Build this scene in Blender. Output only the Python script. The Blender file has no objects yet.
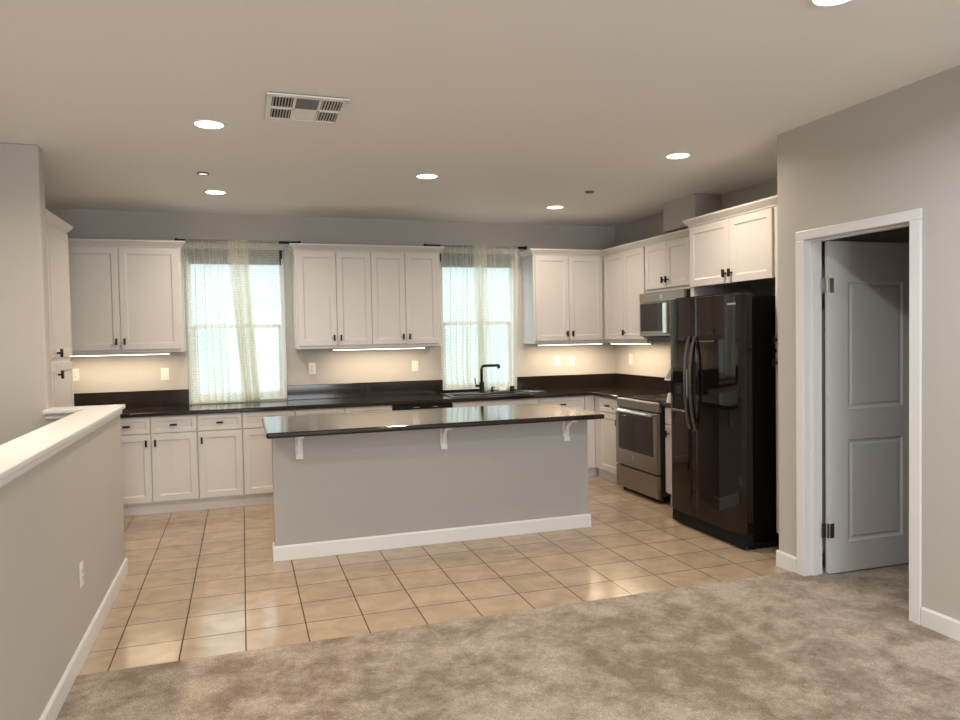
import bpy, bmesh, math, random
from mathutils import Matrix, Vector
C = bpy.context.scene.collection
PI = math.pi
random.seed(7)

# ------------------------------------------------------------------ camera
F_PX, YAW, PITCH, ROLL, EYE = 724.4, 0.3173, -0.0334, -0.0184, 1.531
cam_d = bpy.data.cameras.new('camera'); cam = bpy.data.objects.new('camera', cam_d); C.objects.link(cam)
cam_d.sensor_width = 36.0; cam_d.lens = F_PX / 960 * 36; cam_d.clip_start = 0.05
fw = Vector((math.sin(YAW)*math.cos(PITCH), math.cos(YAW)*math.cos(PITCH), math.sin(PITCH)))
rt = Vector((math.cos(YAW), -math.sin(YAW), 0)); up = rt.cross(fw)
r2 = rt*math.cos(ROLL) + up*math.sin(ROLL); u2 = -rt*math.sin(ROLL) + up*math.cos(ROLL)
cm = Matrix((( r2.x, u2.x, -fw.x, 0), (r2.y, u2.y, -fw.y, 0), (r2.z, u2.z, -fw.z, EYE), (0,0,0,1)))
cam.matrix_world = cm
bpy.context.scene.camera = cam

# ------------------------------------------------------------------ dimensions
T, TX0, TY0 = 0.3073, -0.9433, 3.9713          # floor tile size and origin
YB, XB, ZC = 7.584, 4.174, 2.774               # back wall, right wall, ceiling
XD, YD = 3.274, 3.825                          # wall with the door
XL = -1.95                                     # kitchen left wall
XH = -0.772                                    # half wall face
YCARP = 3.69
YR = -4.2                                      # rear wall behind camera
W1 = (-0.50, 0.43); W2 = (2.05, 2.925); WZ = (0.93, 2.43)

# ------------------------------------------------------------------ world + exposure
sc = bpy.context.scene
sc.view_settings.view_transform = 'Standard'; sc.view_settings.look = 'None'
sc.view_settings.gamma = 1.0; sc.view_settings.use_curve_mapping = False
sc.view_settings.exposure = 0.03
w = bpy.data.worlds.new('world'); sc.world = w; w.use_nodes = True
nt = w.node_tree; bg = nt.nodes['Background']
tc = nt.nodes.new('ShaderNodeTexCoord'); sp = nt.nodes.new('ShaderNodeSeparateXYZ')
cr = nt.nodes.new('ShaderNodeValToRGB')
nt.links.new(tc.outputs['Generated'], sp.inputs[0]); nt.links.new(sp.outputs['Z'], cr.inputs[0])
cr.color_ramp.elements[0].position = 0.0; cr.color_ramp.elements[0].color = (0.60, 0.84, 0.87, 1)
cr.color_ramp.elements[1].position = 0.12; cr.color_ramp.elements[1].color = (0.74, 0.93, 0.96, 1)
nt.links.new(cr.outputs[0], bg.inputs[0]); mrw = nt.nodes.new('ShaderNodeMapRange'); mrw.inputs[1].default_value = .14; mrw.inputs[2].default_value = .34
mrw.inputs[3].default_value = 1.5; mrw.inputs[4].default_value = 4.0
nt.links.new(sp.outputs['Z'], mrw.inputs[0]); nt.links.new(mrw.outputs[0], bg.inputs[1])

def area(name, loc, rot, sx, sy, power, col, shape='RECTANGLE', spread=PI, parent=None):
    d = bpy.data.lights.new(name, 'AREA'); d.shape = shape; d.size = sx
    if shape == 'RECTANGLE': d.size_y = sy
    d.energy = power; d.color = col; d.spread = spread
    o = bpy.data.objects.new(name, d); C.objects.link(o); o.location = loc; o.rotation_euler = rot
    if parent: o.parent = parent
    return o
# daylight coming in through the window openings (light sheets just outside the glass)
for wx_ in (W1, W2):
    po = area('window_portal', ((wx_[0]+wx_[1])/2, YB+0.14, 1.68), (-PI/2, 0, 0), .9, 1.5, 1, (1, 1, 1)); po.data.cycles.is_portal = True
area('daylight', (0.9, YR-0.05, 1.3), (PI/2, 0, 0), 2.6, 2.1, 165, (0.98, 0.98, 1.0))
WARM = (1.0, 0.80, 0.58); COOL = (0.90, 0.95, 1.0)

# ------------------------------------------------------------------ materials
M = {}
def mat(name, col, rough=.5, metal=0.0, spec=.5, coat=0.0, emis=None, estr=0.0):
    m = bpy.data.materials.new(name); m.use_nodes = True
    b = m.node_tree.nodes['Principled BSDF']
    b.inputs['Base Color'].default_value = (*col, 1); b.inputs['Roughness'].default_value = rough
    b.inputs['Metallic'].default_value = metal; b.inputs['Specular IOR Level'].default_value = spec
    b.inputs['Coat Weight'].default_value = coat; b.inputs['Coat Roughness'].default_value = .05
    if emis: b.inputs['Emission Color'].default_value = (*emis, 1); b.inputs['Emission Strength'].default_value = estr
    M[name] = m
    return m
def nodes(m): return m.node_tree.nodes, m.node_tree.links, m.node_tree.nodes['Principled BSDF']
def noise(m, scale, detail=3, coord='Object', dist=0):
    N, L, b = nodes(m)
    t = N.new('ShaderNodeTexCoord'); n = N.new('ShaderNodeTexNoise')
    n.inputs['Scale'].default_value = scale; n.inputs['Detail'].default_value = detail; n.inputs['Distortion'].default_value = dist
    L.new(t.outputs[coord], n.inputs['Vector']); return n
def bump(m, src, strength=.1, dist=.01):
    N, L, b = nodes(m); bp = N.new('ShaderNodeBump')
    bp.inputs['Strength'].default_value = strength; bp.inputs['Distance'].default_value = dist
    L.new(src, bp.inputs['Height']); L.new(bp.outputs[0], b.inputs['Normal']); return bp
def vary(m, n, a, c, lo=.35, hi=.65):
    N, L, b = nodes(m); r = N.new('ShaderNodeValToRGB')
    r.color_ramp.elements[0].position = lo; r.color_ramp.elements[0].color = (*a, 1)
    r.color_ramp.elements[1].position = hi; r.color_ramp.elements[1].color = (*c, 1)
    L.new(n.outputs['Fac'], r.inputs[0]); L.new(r.outputs[0], b.inputs['Base Color']); return r

m = mat('wall_paint', (.498, .472, .440), .62, spec=.3); n = noise(m, 90, 4); bump(m, n.outputs['Fac'], .12, .003)
m = mat('ceiling_paint', (.90, .885, .875), .8, spec=.2); n = noise(m, 60, 4); bump(m, n.outputs['Fac'], .12, .004)
m = mat('island_paint', (.405, .395, .378), .6, spec=.3); n = noise(m, 90, 4); bump(m, n.outputs['Fac'], .12, .003)
m = mat('trim_white', (.74, .735, .73), .32, spec=.45); n = noise(m, 20, 2); bump(m, n.outputs['Fac'], .03, .002)
m = mat('cabinet_white', (.65, .625, .608), .33, spec=.45); n = noise(m, 14, 3); bump(m, n.outputs['Fac'], .03, .002)
m = mat('door_white', (.66, .66, .65), .38, spec=.45)
n = noise(m, 60, 4)
bump(m, n.outputs['Fac'], .05, .002)
m = mat('counter_dark', (.015, .010, .008), .11, spec=.55)
n = noise(m, 220, 4); vary(m, n, (.008, .006, .005), (.028, .019, .014), .40, .66)
m = mat('handle_black', (.012, .011, .011), .38, metal=.4)
m = mat('black_plastic', (.012, .012, .013), .3)
m = mat('black_glass', (.008, .007, .007), .05, spec=.4)
m = mat('oven_glass', (.018, .014, .011), .06, spec=.35)
m = mat('fridge_steel', (.048, .039, .034), .04, metal=.9)
n = noise(m, 4, 3)
m = mat('fridge_handle', (.17, .155, .145), .28, metal=.9)
m = mat('fridge_side', (.003, .003, .003), .6, spec=.06)
m = mat('stainless', (.31, .28, .25), .30, metal=1.0)
N, L, b = nodes(m); t = N.new('ShaderNodeTexCoord'); mp = N.new('ShaderNodeMapping'); n = N.new('ShaderNodeTexNoise')
mp.inputs['Scale'].default_value = (2, 2, 260); n.inputs['Scale'].default_value = 3
L.new(t.outputs['Object'], mp.inputs[0]); L.new(mp.outputs[0], n.inputs['Vector']); bump(m, n.outputs['Fac'], .04, .002)
m = mat('chrome', (.75, .74, .72), .12, metal=1.0)
m = mat('hinge_metal', (.62, .58, .52), .4, metal=.9)
m = mat('hinge_bronze', (.10, .065, .045), .45, metal=.7)
m = mat('plate_white', (.78, .76, .72), .35)
m = mat('slot_dark', (.008, .008, .008), .6, spec=.2)
m = mat('vinyl_white', (.82, .83, .82), .35)
m = mat('shade_cloth', (.025, .025, .026), .8)
m = mat('vent_white', (.86, .85, .83), .4)
m = mat('vent_grey', (.20, .20, .195), .5)
m = mat('duct_dark', (.02, .02, .02), .8)
m = mat('lens_warm', (.9, .88, .85), .4, emis=(1, .86, .70), estr=6)
m = mat('lens_cool', (.9, .9, .9), .4, emis=(.93, .96, 1), estr=6)
m = mat('lens_small', (.9, .88, .85), .4, emis=(1, .93, .85), estr=1.3)
m = mat('bar_lens', (.9, .9, .85), .4, emis=(1, .86, .66), estr=5)
m = mat('badge_silver', (.75, .75, .75), .25, metal=.9)
m = mat('outside_wall', (.5, .5, .5), .9)
# window glass
m = bpy.data.materials.new('glass'); m.use_nodes = True; M['glass'] = m
N, L = m.node_tree.nodes, m.node_tree.links; N.remove(N['Principled BSDF'])
tr = N.new('ShaderNodeBsdfTransparent'); gl = N.new('ShaderNodeBsdfGlossy'); mx = N.new('ShaderNodeMixShader')
gl.inputs['Roughness'].default_value = .02; mx.inputs[0].default_value = .05
L.new(tr.outputs[0], mx.inputs[1]); L.new(gl.outputs[0], mx.inputs[2]); L.new(mx.outputs[0], N['Material Output'].inputs[0])
# sheer curtain: open weave
m = bpy.data.materials.new('sheer'); m.use_nodes = True; M['sheer'] = m
N, L = m.node_tree.nodes, m.node_tree.links; N.remove(N['Principled BSDF'])
uv = N.new('ShaderNodeUVMap'); mp = N.new('ShaderNodeMapping')
mp.inputs['Scale'].default_value = (1, 1, 1); L.new(uv.outputs[0], mp.inputs[0])
bk = N.new('ShaderNodeTexBrick'); bk.offset = .5; bk.inputs['Scale'].default_value = 1
bk.inputs['Brick Width'].default_value = .022; bk.inputs['Row Height'].default_value = .016
bk.inputs['Mortar Size'].default_value = .0035; bk.inputs['Mortar Smooth'].default_value = .4
L.new(mp.outputs[0], bk.inputs['Vector'])
ns = N.new('ShaderNodeTexNoise'); ns.inputs['Scale'].default_value = 40; L.new(mp.outputs[0], ns.inputs['Vector'])
ma = N.new('ShaderNodeMath'); ma.operation = 'MULTIPLY_ADD'; ma.inputs[1].default_value = .20; ma.inputs[2].default_value = .30
L.new(bk.outputs['Fac'], ma.inputs[0])
mb = N.new('ShaderNodeMath'); mb.operation = 'MULTIPLY_ADD'; mb.inputs[1].default_value = .25
L.new(ns.outputs['Fac'], mb.inputs[0]); L.new(ma.outputs[0], mb.inputs[2])
mb2 = N.new('ShaderNodeMath'); mb2.operation = 'SUBTRACT'; mb2.inputs[1].default_value = .06; L.new(mb.outputs[0], mb2.inputs[0])
gm = N.new('ShaderNodeNewGeometry'); dt = N.new('ShaderNodeVectorMath'); dt.operation = 'DOT_PRODUCT'
L.new(gm.outputs['Normal'], dt.inputs[0]); L.new(gm.outputs['Incoming'], dt.inputs[1])
ab = N.new('ShaderNodeMath'); ab.operation = 'ABSOLUTE'; L.new(dt.outputs['Value'], ab.inputs[0])
mxx = N.new('ShaderNodeMath'); mxx.operation = 'MAXIMUM'; mxx.inputs[1].default_value = .12; L.new(ab.outputs[0], mxx.inputs[0])
iv = N.new('ShaderNodeMath'); iv.operation = 'DIVIDE'; iv.inputs[0].default_value = 1.0; L.new(mxx.outputs[0], iv.inputs[1])
om = N.new('ShaderNodeMath'); om.operation = 'SUBTRACT'; om.inputs[0].default_value = 1.0; L.new(mb2.outputs[0], om.inputs[1])
pw = N.new('ShaderNodeMath'); pw.operation = 'POWER'; L.new(om.outputs[0], pw.inputs[0]); L.new(iv.outputs[0], pw.inputs[1])
al = N.new('ShaderNodeMath'); al.operation = 'SUBTRACT'; al.inputs[0].default_value = 1.0; L.new(pw.outputs[0], al.inputs[1])
df = N.new('ShaderNodeBsdfDiffuse'); df.inputs[0].default_value = (.86, .83, .76, 1)
tl = N.new('ShaderNodeBsdfTranslucent'); tl.inputs[0].default_value = (.90, .87, .77, 1)
m1 = N.new('ShaderNodeMixShader'); m1.inputs[0].default_value = .55; L.new(df.outputs[0], m1.inputs[1]); L.new(tl.outputs[0], m1.inputs[2])
tr = N.new('ShaderNodeBsdfTransparent'); m2 = N.new('ShaderNodeMixShader')
L.new(al.outputs[0], m2.inputs[0]); L.new(tr.outputs[0], m2.inputs[1]); L.new(m1.outputs[0], m2.inputs[2])
L.new(m2.outputs[0], N['Material Output'].inputs[0])
# floor tile
m = mat('floor_tile', (.5, .36, .24), .2, spec=.5)
N, L, b = nodes(m); t = N.new('ShaderNodeTexCoord'); mp = N.new('ShaderNodeMapping')
mp.inputs['Location'].default_value = (-TX0 + 10*T, -TY0 + 20*T, 0); L.new(t.outputs['Object'], mp.inputs[0])
bk = N.new('ShaderNodeTexBrick'); bk.offset = 0; bk.squash = 1
for k, v in (('Scale', 1), ('Brick Width', T), ('Row Height', T), ('Mortar Size', .0036), ('Mortar Smooth', .15), ('Bias', 0)): bk.inputs[k].default_value = v
bk.inputs['Color1'].default_value = (.40, .305, .21, 1); bk.inputs['Color2'].default_value = (.465, .35, .245, 1)
bk.inputs['Mortar'].default_value = (.07, .035, .02, 1); L.new(mp.outputs[0], bk.inputs['Vector'])
n = N.new('ShaderNodeTexNoise'); n.inputs['Scale'].default_value = 7; n.inputs['Detail'].default_value = 5; n.inputs['Distortion'].default_value = .6
mp2 = N.new('ShaderNodeMapping'); mp2.inputs['Scale'].default_value = (.9, 1.1, 1); L.new(t.outputs['Object'], mp2.inputs[0]); L.new(mp2.outputs[0], n.inputs['Vector'])
mr = N.new('ShaderNodeMapRange'); mr.inputs[1].default_value = .3; mr.inputs[2].default_value = .7; mr.inputs[3].default_value = .86; mr.inputs[4].default_value = 1.12
L.new(n.outputs['Fac'], mr.inputs[0])
vm = N.new('ShaderNodeVectorMath'); vm.operation = 'SCALE'; L.new(bk.outputs['Color'], vm.inputs[0]); L.new(mr.outputs[0], vm.inputs['Scale'])
L.new(vm.outputs[0], b.inputs['Base Color'])
rr = N.new('ShaderNodeMapRange'); rr.inputs[3].default_value = .16; rr.inputs[4].default_value = .75; L.new(bk.outputs['Fac'], rr.inputs[0]); L.new(rr.outputs[0], b.inputs['Roughness'])
ad = N.new('ShaderNodeMath'); ad.operation = 'MULTIPLY_ADD'; ad.inputs[1].default_value = -1.0; L.new(bk.outputs['Fac'], ad.inputs[0])
n3 = N.new('ShaderNodeTexNoise'); n3.inputs['Scale'].default_value = 14; n3.inputs['Detail'].default_value = 2; L.new(t.outputs['Object'], n3.inputs['Vector'])
sc3 = N.new('ShaderNodeMath'); sc3.operation = 'MULTIPLY'; sc3.inputs[1].default_value = .35; L.new(n3.outputs['Fac'], sc3.inputs[0]); L.new(sc3.outputs[0], ad.inputs[2])
bump(m, ad.outputs[0], .35, .003)
# carpet
m = mat('carpet', (.4, .33, .26), .95, spec=.1)
N, L, b = nodes(m); b.inputs['Sheen Weight'].default_value = .3; b.inputs['Sheen Roughness'].default_value = .5
n = noise(m, 1.25, 6, dist=.35); n.inputs['Roughness'].default_value = .62
r = vary(m, n, (.22, .158, .10), (.47, .385, .302), .40, .60)
n9 = noise(m, 5.5, 7, dist=.2); n9.inputs['Roughness'].default_value = .7
mixn = N.new('ShaderNodeMath'); mixn.operation = 'MULTIPLY_ADD'; mixn.inputs[1].default_value = .60
hlf = N.new('ShaderNodeMath'); hlf.operation = 'MULTIPLY'; hlf.inputs[1].default_value = .40
L.new(n.outputs['Fac'], hlf.inputs[0]); L.new(n9.outputs['Fac'], mixn.inputs[0]); L.new(hlf.outputs[0], mixn.inputs[2])
# a band of pile brushed the other way, by the doorway
tcx = N.new('ShaderNodeTexCoord'); sx = N.new('ShaderNodeSeparateXYZ'); L.new(tcx.outputs['Object'], sx.inputs[0])
ax = N.new('ShaderNodeMapRange'); ax.inputs[1].default_value = 2.86; ax.inputs[2].default_value = 2.88; L.new(sx.outputs['X'], ax.inputs[0])
ay = N.new('ShaderNodeMapRange'); ay.inputs[1].default_value = 2.63; ay.inputs[2].default_value = 2.60; L.new(sx.outputs['Y'], ay.inputs[0])
am_ = N.new('ShaderNodeMath'); am_.operation = 'MULTIPLY'; L.new(ax.outputs[0], am_.inputs[0]); L.new(ay.outputs[0], am_.inputs[1])
af = N.new('ShaderNodeMath'); af.operation = 'MULTIPLY_ADD'; af.inputs[1].default_value = .09; L.new(am_.outputs[0], af.inputs[0]); L.new(mixn.outputs[0], af.inputs[2])
L.new(af.outputs[0], r.inputs[0])
r.color_ramp.elements[0].position = .42; r.color_ramp.elements[1].position = .575
n2 = noise(m, 260, 2); mr = N.new('ShaderNodeMapRange'); mr.inputs[1].default_value = .3; mr.inputs[2].default_value = .7; mr.inputs[3].default_value = .50; mr.inputs[4].default_value = 1.42
L.new(n2.outputs['Fac'], mr.inputs[0])
n5 = noise(m, 38, 3); mr5 = N.new('ShaderNodeMapRange'); mr5.inputs[1].default_value = .3; mr5.inputs[2].default_value = .7; mr5.inputs[3].default_value = .88; mr5.inputs[4].default_value = 1.12
L.new(n5.outputs['Fac'], mr5.inputs[0])
vm = N.new('ShaderNodeVectorMath'); vm.operation = 'SCALE'; L.new(r.outputs[0], vm.inputs[0]); L.new(mr.outputs[0], vm.inputs['Scale'])
vm2 = N.new('ShaderNodeVectorMath'); vm2.operation = 'SCALE'; L.new(vm.outputs[0], vm2.inputs[0]); L.new(mr5.outputs[0], vm2.inputs['Scale'])
L.new(vm2.outputs[0], b.inputs['Base Color'])
bump(m, n2.outputs['Fac'], .8, .008)

# ------------------------------------------------------------------ mesh helpers
class MB:
    def __init__(s): s.bm = bmesh.new()
    def box(s, x0, x1, y0, y1, z0, z1):
        v = [s.bm.verts.new((x, y, z)) for x in (x0, x1) for y in (y0, y1) for z in (z0, z1)]
        for f in ((0,1,3,2), (4,6,7,5), (0,4,5,1), (2,3,7,6), (0,2,6,4), (1,5,7,3)): s.bm.faces.new([v[i] for i in f])
        return s
    def prism(s, pts, a0, a1, axis='x'):
        """extrude a closed 2D outline along an axis; pts are the other two coordinates in order"""
        def P(p, a): return {'x': (a, p[0], p[1]), 'y': (p[0], a, p[1]), 'z': (p[0], p[1], a)}[axis]
        A = [s.bm.verts.new(P(p, a0)) for p in pts]; B = [s.bm.verts.new(P(p, a1)) for p in pts]
        n = len(pts)
        s.bm.faces.new(A); s.bm.faces.new(B[::-1])
        for i in range(n): s.bm.faces.new((A[i], B[i], B[(i+1) % n], A[(i+1) % n]))
        return s
    def cyl(s, c, r, h, axis='z', seg=24, r2=None):
        r2 = r if r2 is None else r2
        R = {'z': Matrix.Identity(3), 'x': Matrix.Rotation(PI/2, 3, 'Y'), 'y': Matrix.Rotation(-PI/2, 3, 'X')}[axis]
        A = []; B = []
        for k in range(seg):
            a = 2*PI*k/seg
            A.append(s.bm.verts.new(Vector(c) + R @ Vector((r*math.cos(a), r*math.sin(a), 0))))
            B.append(s.bm.verts.new(Vector(c) + R @ Vector((r2*math.cos(a), r2*math.sin(a), h))))
        s.bm.faces.new(A[::-1]); s.bm.faces.new(B)
        for k in range(seg): s.bm.faces.new((A[k], A[(k+1) % seg], B[(k+1) % seg], B[k]))
        return s
    def ring(s, c, ri, ro, h, seg=32):
        prof = [(ri, 0), (ro, 0), (ro, h), (ri, h)]; V = []
        for k in range(seg):
            a = 2*PI*k/seg; V.append([s.bm.verts.new((c[0]+r*math.cos(a), c[1]+r*math.sin(a), c[2]+z)) for r, z in prof])
        for k in range(seg):
            for j in range(4): s.bm.faces.new((V[k][j], V[(k+1) % seg][j], V[(k+1) % seg][(j+1) % 4], V[k][(j+1) % 4]))
        return s
    def tube(s, pts, w, d=None, seg=10, flat=False, side=None):
        """sweep a round (or flat w x d) section along points"""
        pts = [Vector(p) for p in pts]; rings = []
        d = d or w
        for i, p in enumerate(pts):
            t = (pts[min(i+1, len(pts)-1)] - pts[max(i-1, 0)]).normalized()
            sd = Vector(side) if side else (Vector((0, 0, 1)) if abs(t.z) < .9 else Vector((1, 0, 0)))
            a = (sd - t*sd.dot(t)).normalized(); b = t.cross(a)
            if flat: sec = [(-.5,-.3),(-.35,-.5),(.35,-.5),(.5,-.3),(.5,.3),(.35,.5),(-.35,.5),(-.5,.3)]
            else: sec = [(.5*math.cos(2*PI*k/seg), .5*math.sin(2*PI*k/seg)) for k in range(seg)]
            rings.append([s.bm.verts.new(p + a*w*u + b*d*v) for u, v in sec])
        n = len(rings[0])
        for i in range(len(rings)-1):
            for k in range(n): s.bm.faces.new((rings[i][k], rings[i][(k+1) % n], rings[i+1][(k+1) % n], rings[i+1][k]))
        s.bm.faces.new(rings[0][::-1]); s.bm.faces.new(rings[-1])
        return s
    def build(s, name, material, parent=None, bevel=0, seg=2, smooth=False):
        bmesh.ops.recalc_face_normals(s.bm, faces=s.bm.faces[:])
        me = bpy.data.meshes.new(name); s.bm.to_mesh(me); s.bm.free()
        me.materials.append(M[material]); o = bpy.data.objects.new(name, me); C.objects.link(o)
        if parent: o.parent = parent
        if bevel:
            md = o.modifiers.new('bevel', 'BEVEL'); md.width = bevel; md.segments = seg; md.limit_method = 'ANGLE'; md.angle_limit = math.radians(40)
            md.harden_normals = False
        if smooth:
            for f in me.polygons: f.use_smooth = True
        return o

def thing(name, label, cat, loc=(0,0,0), rz=0, group=None):
    o = bpy.data.objects.new(name, None); C.objects.link(o); o.empty_display_size = .1
    o.location = loc; o.rotation_euler = (0, 0, rz); o['label'] = label; o['category'] = cat
    if group: o['group'] = group
    return o
def tag(o, label, cat, group=None):
    o['label'] = label; o['category'] = cat
    if group: o['group'] = group
    return o
def struct(o, label=None, cat=None):
    o['kind'] = 'structure'
    if label: o['label'] = label
    if cat: o['category'] = cat
    return o
def slab(name, xs, ys, hole, z0, z1, material, bevel=.008, parent=None):
    """grid slab; cells for which hole(cx, cy) is true are left open"""
    bm = bmesh.new(); vt = {}
    def V(x, y, z):
        k = (round(x, 5), round(y, 5), z)
        if k not in vt: vt[k] = bm.verts.new((x, y, z))
        return vt[k]
    nx, ny = len(xs)-1, len(ys)-1
    solid = lambda i, j: 0 <= i < nx and 0 <= j < ny and not hole((xs[i]+xs[i+1])/2, (ys[j]+ys[j+1])/2)
    for i in range(nx):
        for j in range(ny):
            if not solid(i, j): continue
            a, b, c, d = xs[i], xs[i+1], ys[j], ys[j+1]
            bm.faces.new([V(a,c,z1), V(b,c,z1), V(b,d,z1), V(a,d,z1)]); bm.faces.new([V(a,c,z0), V(a,d,z0), V(b,d,z0), V(b,c,z0)])
            if not solid(i-1, j): bm.faces.new([V(a,c,z0), V(a,c,z1), V(a,d,z1), V(a,d,z0)])
            if not solid(i+1, j): bm.faces.new([V(b,c,z0), V(b,d,z0), V(b,d,z1), V(b,c,z1)])
            if not solid(i, j-1): bm.faces.new([V(a,c,z0), V(b,c,z0), V(b,c,z1), V(a,c,z1)])
            if not solid(i, j+1): bm.faces.new([V(a,d,z0), V(a,d,z1), V(b,d,z1), V(b,d,z0)])
    s = MB(); s.bm.free(); s.bm = bm
    return s.build(name, material, parent, bevel, 3)

# ------------------------------------------------------------------ room shell
WT = .15
struct(MB().box(XH-.12, XB+.3, YCARP, YB+WT, -.12, 0).build('floor', 'floor_tile'), 'beige square ceramic floor tile with dark grout in the kitchen', 'tile floor')
cp = MB().box(XL-.2, XH-.12, 5.25, YB+WT, -.12, 0).build('floor', 'floor_tile')
struct(cp, 'beige tile floor strip behind the half wall by the tall pantry', 'tile floor')
# carpet with a soft rounded edge
mbc = MB().box(XH-.12, 6.5, YR, YCARP+.004, -.12, .010)
struct(mbc.build('floor', 'carpet', bevel=.008, seg=3), 'beige cut-pile carpet with trodden darker patches in the foreground', 'carpet')
struct(MB().box(-2.3, 6.7, YR-.2, YB+WT, ZC, ZC+.12).build('ceiling', 'ceiling_paint'), 'plain off-white painted ceiling', 'ceiling')
# back wall with two openings
bw = MB()
x_l, x_r = -2.3, XB+.3
for a, b_ in ((x_l, W1[0]), (W1[1], W2[0]), (W2[1], x_r)): bw.box(a, b_, YB, YB+WT, 0, ZC)
for a, b_ in (W1, W2): bw.box(a, b_, YB, YB+WT, 0, WZ[0]); bw.box(a, b_, YB, YB+WT, WZ[1], ZC)
struct(bw.build('wall_back', 'wall_paint'), 'greige kitchen wall with two windows', 'wall')
struct(MB().box(XB, XB+.15, YD, YB, 0, ZC).build('wall_right', 'wall_paint'), 'greige kitchen wall behind range and refrigerator', 'wall')
struct(MB().box(3.904, XB, 5.61, 6.13, 2.50, ZC).build('wall_chase', 'wall_paint'), 'boxed duct chase above the microwave cabinet', 'wall')
# wall with the door opening
DO = (2.85, 3.587, 2.076)
dw = MB().box(XD, XD+.116, YR, DO[0]-.02, 0, ZC).box(XD, XD+.116, DO[1]+.02, YD, 0, ZC).box(XD, XD+.116, DO[0]-.02, DO[1]+.02, DO[2]+.02, ZC)
dw.box(XD+.116, 6.5, 3.705, YD, 0, ZC)
struct(dw.build('wall_door', 'wall_paint'), 'greige wall with the open white door', 'wall')
br = MB().box(6.4, 6.55, .8, 3.705, 0, ZC).box(XD+.116, 6.4, .65, .8, 0, ZC)
struct(br.build('wall_side_room', 'wall_paint'), 'walls of the dim room beyond the door', 'wall')
# left side: kitchen wall, stair end wall (column), half walls
struct(MB().box(XL-.15, XL, 5.32, YB, 0, ZC).build('wall_left', 'wall_paint'), 'greige wall behind the tall pantry', 'wall')
struct(MB().box(-2.3, -1.172, 5.185, 5.32, -1.5, ZC).build('wall_stair_end', 'wall_paint', bevel=.012, seg=3), 'full height wall end at the stairwell, left edge', 'wall')
struct(MB().box(-2.3, -2.15, YR, 5.185, -1.5, ZC).build('wall_stair_side', 'wall_paint'), 'stairwell side wall', 'wall')
hw = MB().box(XH-.135, XH, YR, 5.25, -1.5, 1.09).box(-1.172, XH-.135, 5.115, 5.25, -1.5, 1.09)
struct(hw.build('wall_half', 'wall_paint'), 'low greige half wall guarding the stairwell', 'half wall')
struct(MB().box(-2.15, XH-.135, YR, 5.115, -1.62, -1.5).build('floor', 'carpet'), 'lower stair landing', 'floor')
# half wall cap with moulding beneath
cap = slab('trim_1', [-1.18, -.950, -.742], [YR, 5.07, 5.285], lambda x, y: x < -.950 and y < 5.07, 1.095, 1.122, 'trim_white', .007)
struct(cap, 'white wooden cap on the half wall', 'trim')
sk = slab('trim_2', [-1.172, -.925, -.759], [YR, 5.095, 5.265], lambda x, y: x < -.925 and y < 5.095, 1.06, 1.0945, 'trim_white', .010)
struct(sk, 'white moulding under the half wall cap', 'trim')
# rear wall with a wide glazed opening (behind the camera), daylight source
rw = MB().box(-2.15, -.5, YR-.15, YR, -1.5, ZC).box(2.3, XD+.116, YR-.15, YR, 0, ZC).box(-.5, 2.3, YR-.15, YR, 2.35, ZC).box(-.5, 2.3, YR-.15, YR, -.1, .25)
struct(rw.build('wall_rear', 'wall_paint'), 'living room wall with wide window', 'wall')
# baseboards
BBH = .105
def base_profile(n): return [(0, .0), (n, .0), (n, BBH-.012), (n*.55, BBH), (0, BBH)]
def baseboard(name, ax, fixed, sign, a0, a1, label):
    s = MB(); pts = [(fixed+sign*p, z) for p, z in base_profile(.014)]
    s.prism(pts, a0, a1, 'y' if ax == 'y' else 'x')
    return struct(s.build(name, 'trim_white', bevel=.002), label, 'baseboard')
baseboard('baseboard_half_wall', 'y', XH, 1, YR, 5.264, 'white baseboard along the half wall')
baseboard('baseboard_half_wall_end', 'x', 5.25, 1, -1.0, XH, 'white baseboard on the half wall end')
baseboard('baseboard_door_wall_far', 'y', XD, -1, 3.657, 3.839, 'short white baseboard beside door, kitchen side')
baseboard('baseboard_door_wall_return', 'x', YD, 1, XD, 3.50, 'white baseboard on the wall end')
baseboard('baseboard_door_wall_near', 'y', XD, -1, YR, 2.780, 'white baseboard right of the door')
# door casing and jamb
cs = MB()
cs.box(XD-.016, XD, DO[1], DO[1]+.066, 0, DO[2]).box(XD-.016, XD, DO[0]-.066, DO[0], 0, DO[2]).box(XD-.016, XD, DO[0]-.066, DO[1]+.066, DO[2], DO[2]+.056)
struct(cs.build('trim_3', 'trim_white', bevel=.004), 'white casing around the doorway', 'door casing')
jb = MB()
jb.box(XD-.002, XD+.122, DO[1], DO[1]+.0195, 0, DO[2]+.0).box(XD-.002, XD+.122, DO[0]-.0195, DO[0], 0, DO[2]).box(XD-.002, XD+.122, DO[0]-.0195, DO[1]+.0195, DO[2], DO[2]+.0195)
jb.box(XD+.045, XD+.082, DO[1]-.012, DO[1], 0, DO[2]-.012).box(XD+.045, XD+.082, DO[0], DO[0]+.012, 0, DO[2]-.012).box(XD+.045, XD+.082, DO[0], DO[1], DO[2]-.012, DO[2])
struct(jb.build('trim_4', 'trim_white', bevel=.002), 'white door jamb with stop', 'door jamb')
ic = MB().box(XD+.1165, XD+.132, DO[1]+.006, DO[1]+.070, 0, DO[2]).box(XD+.1165, XD+.132, DO[0]-.066, DO[0]-.006, 0, DO[2]).box(XD+.1165, XD+.132, DO[0]-.066, DO[1]+.070, DO[2]+.006, DO[2]+.064)
struct(ic.build('trim_5', 'trim_white', bevel=.003), 'inner door casing in the side room', 'door casing')

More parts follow.
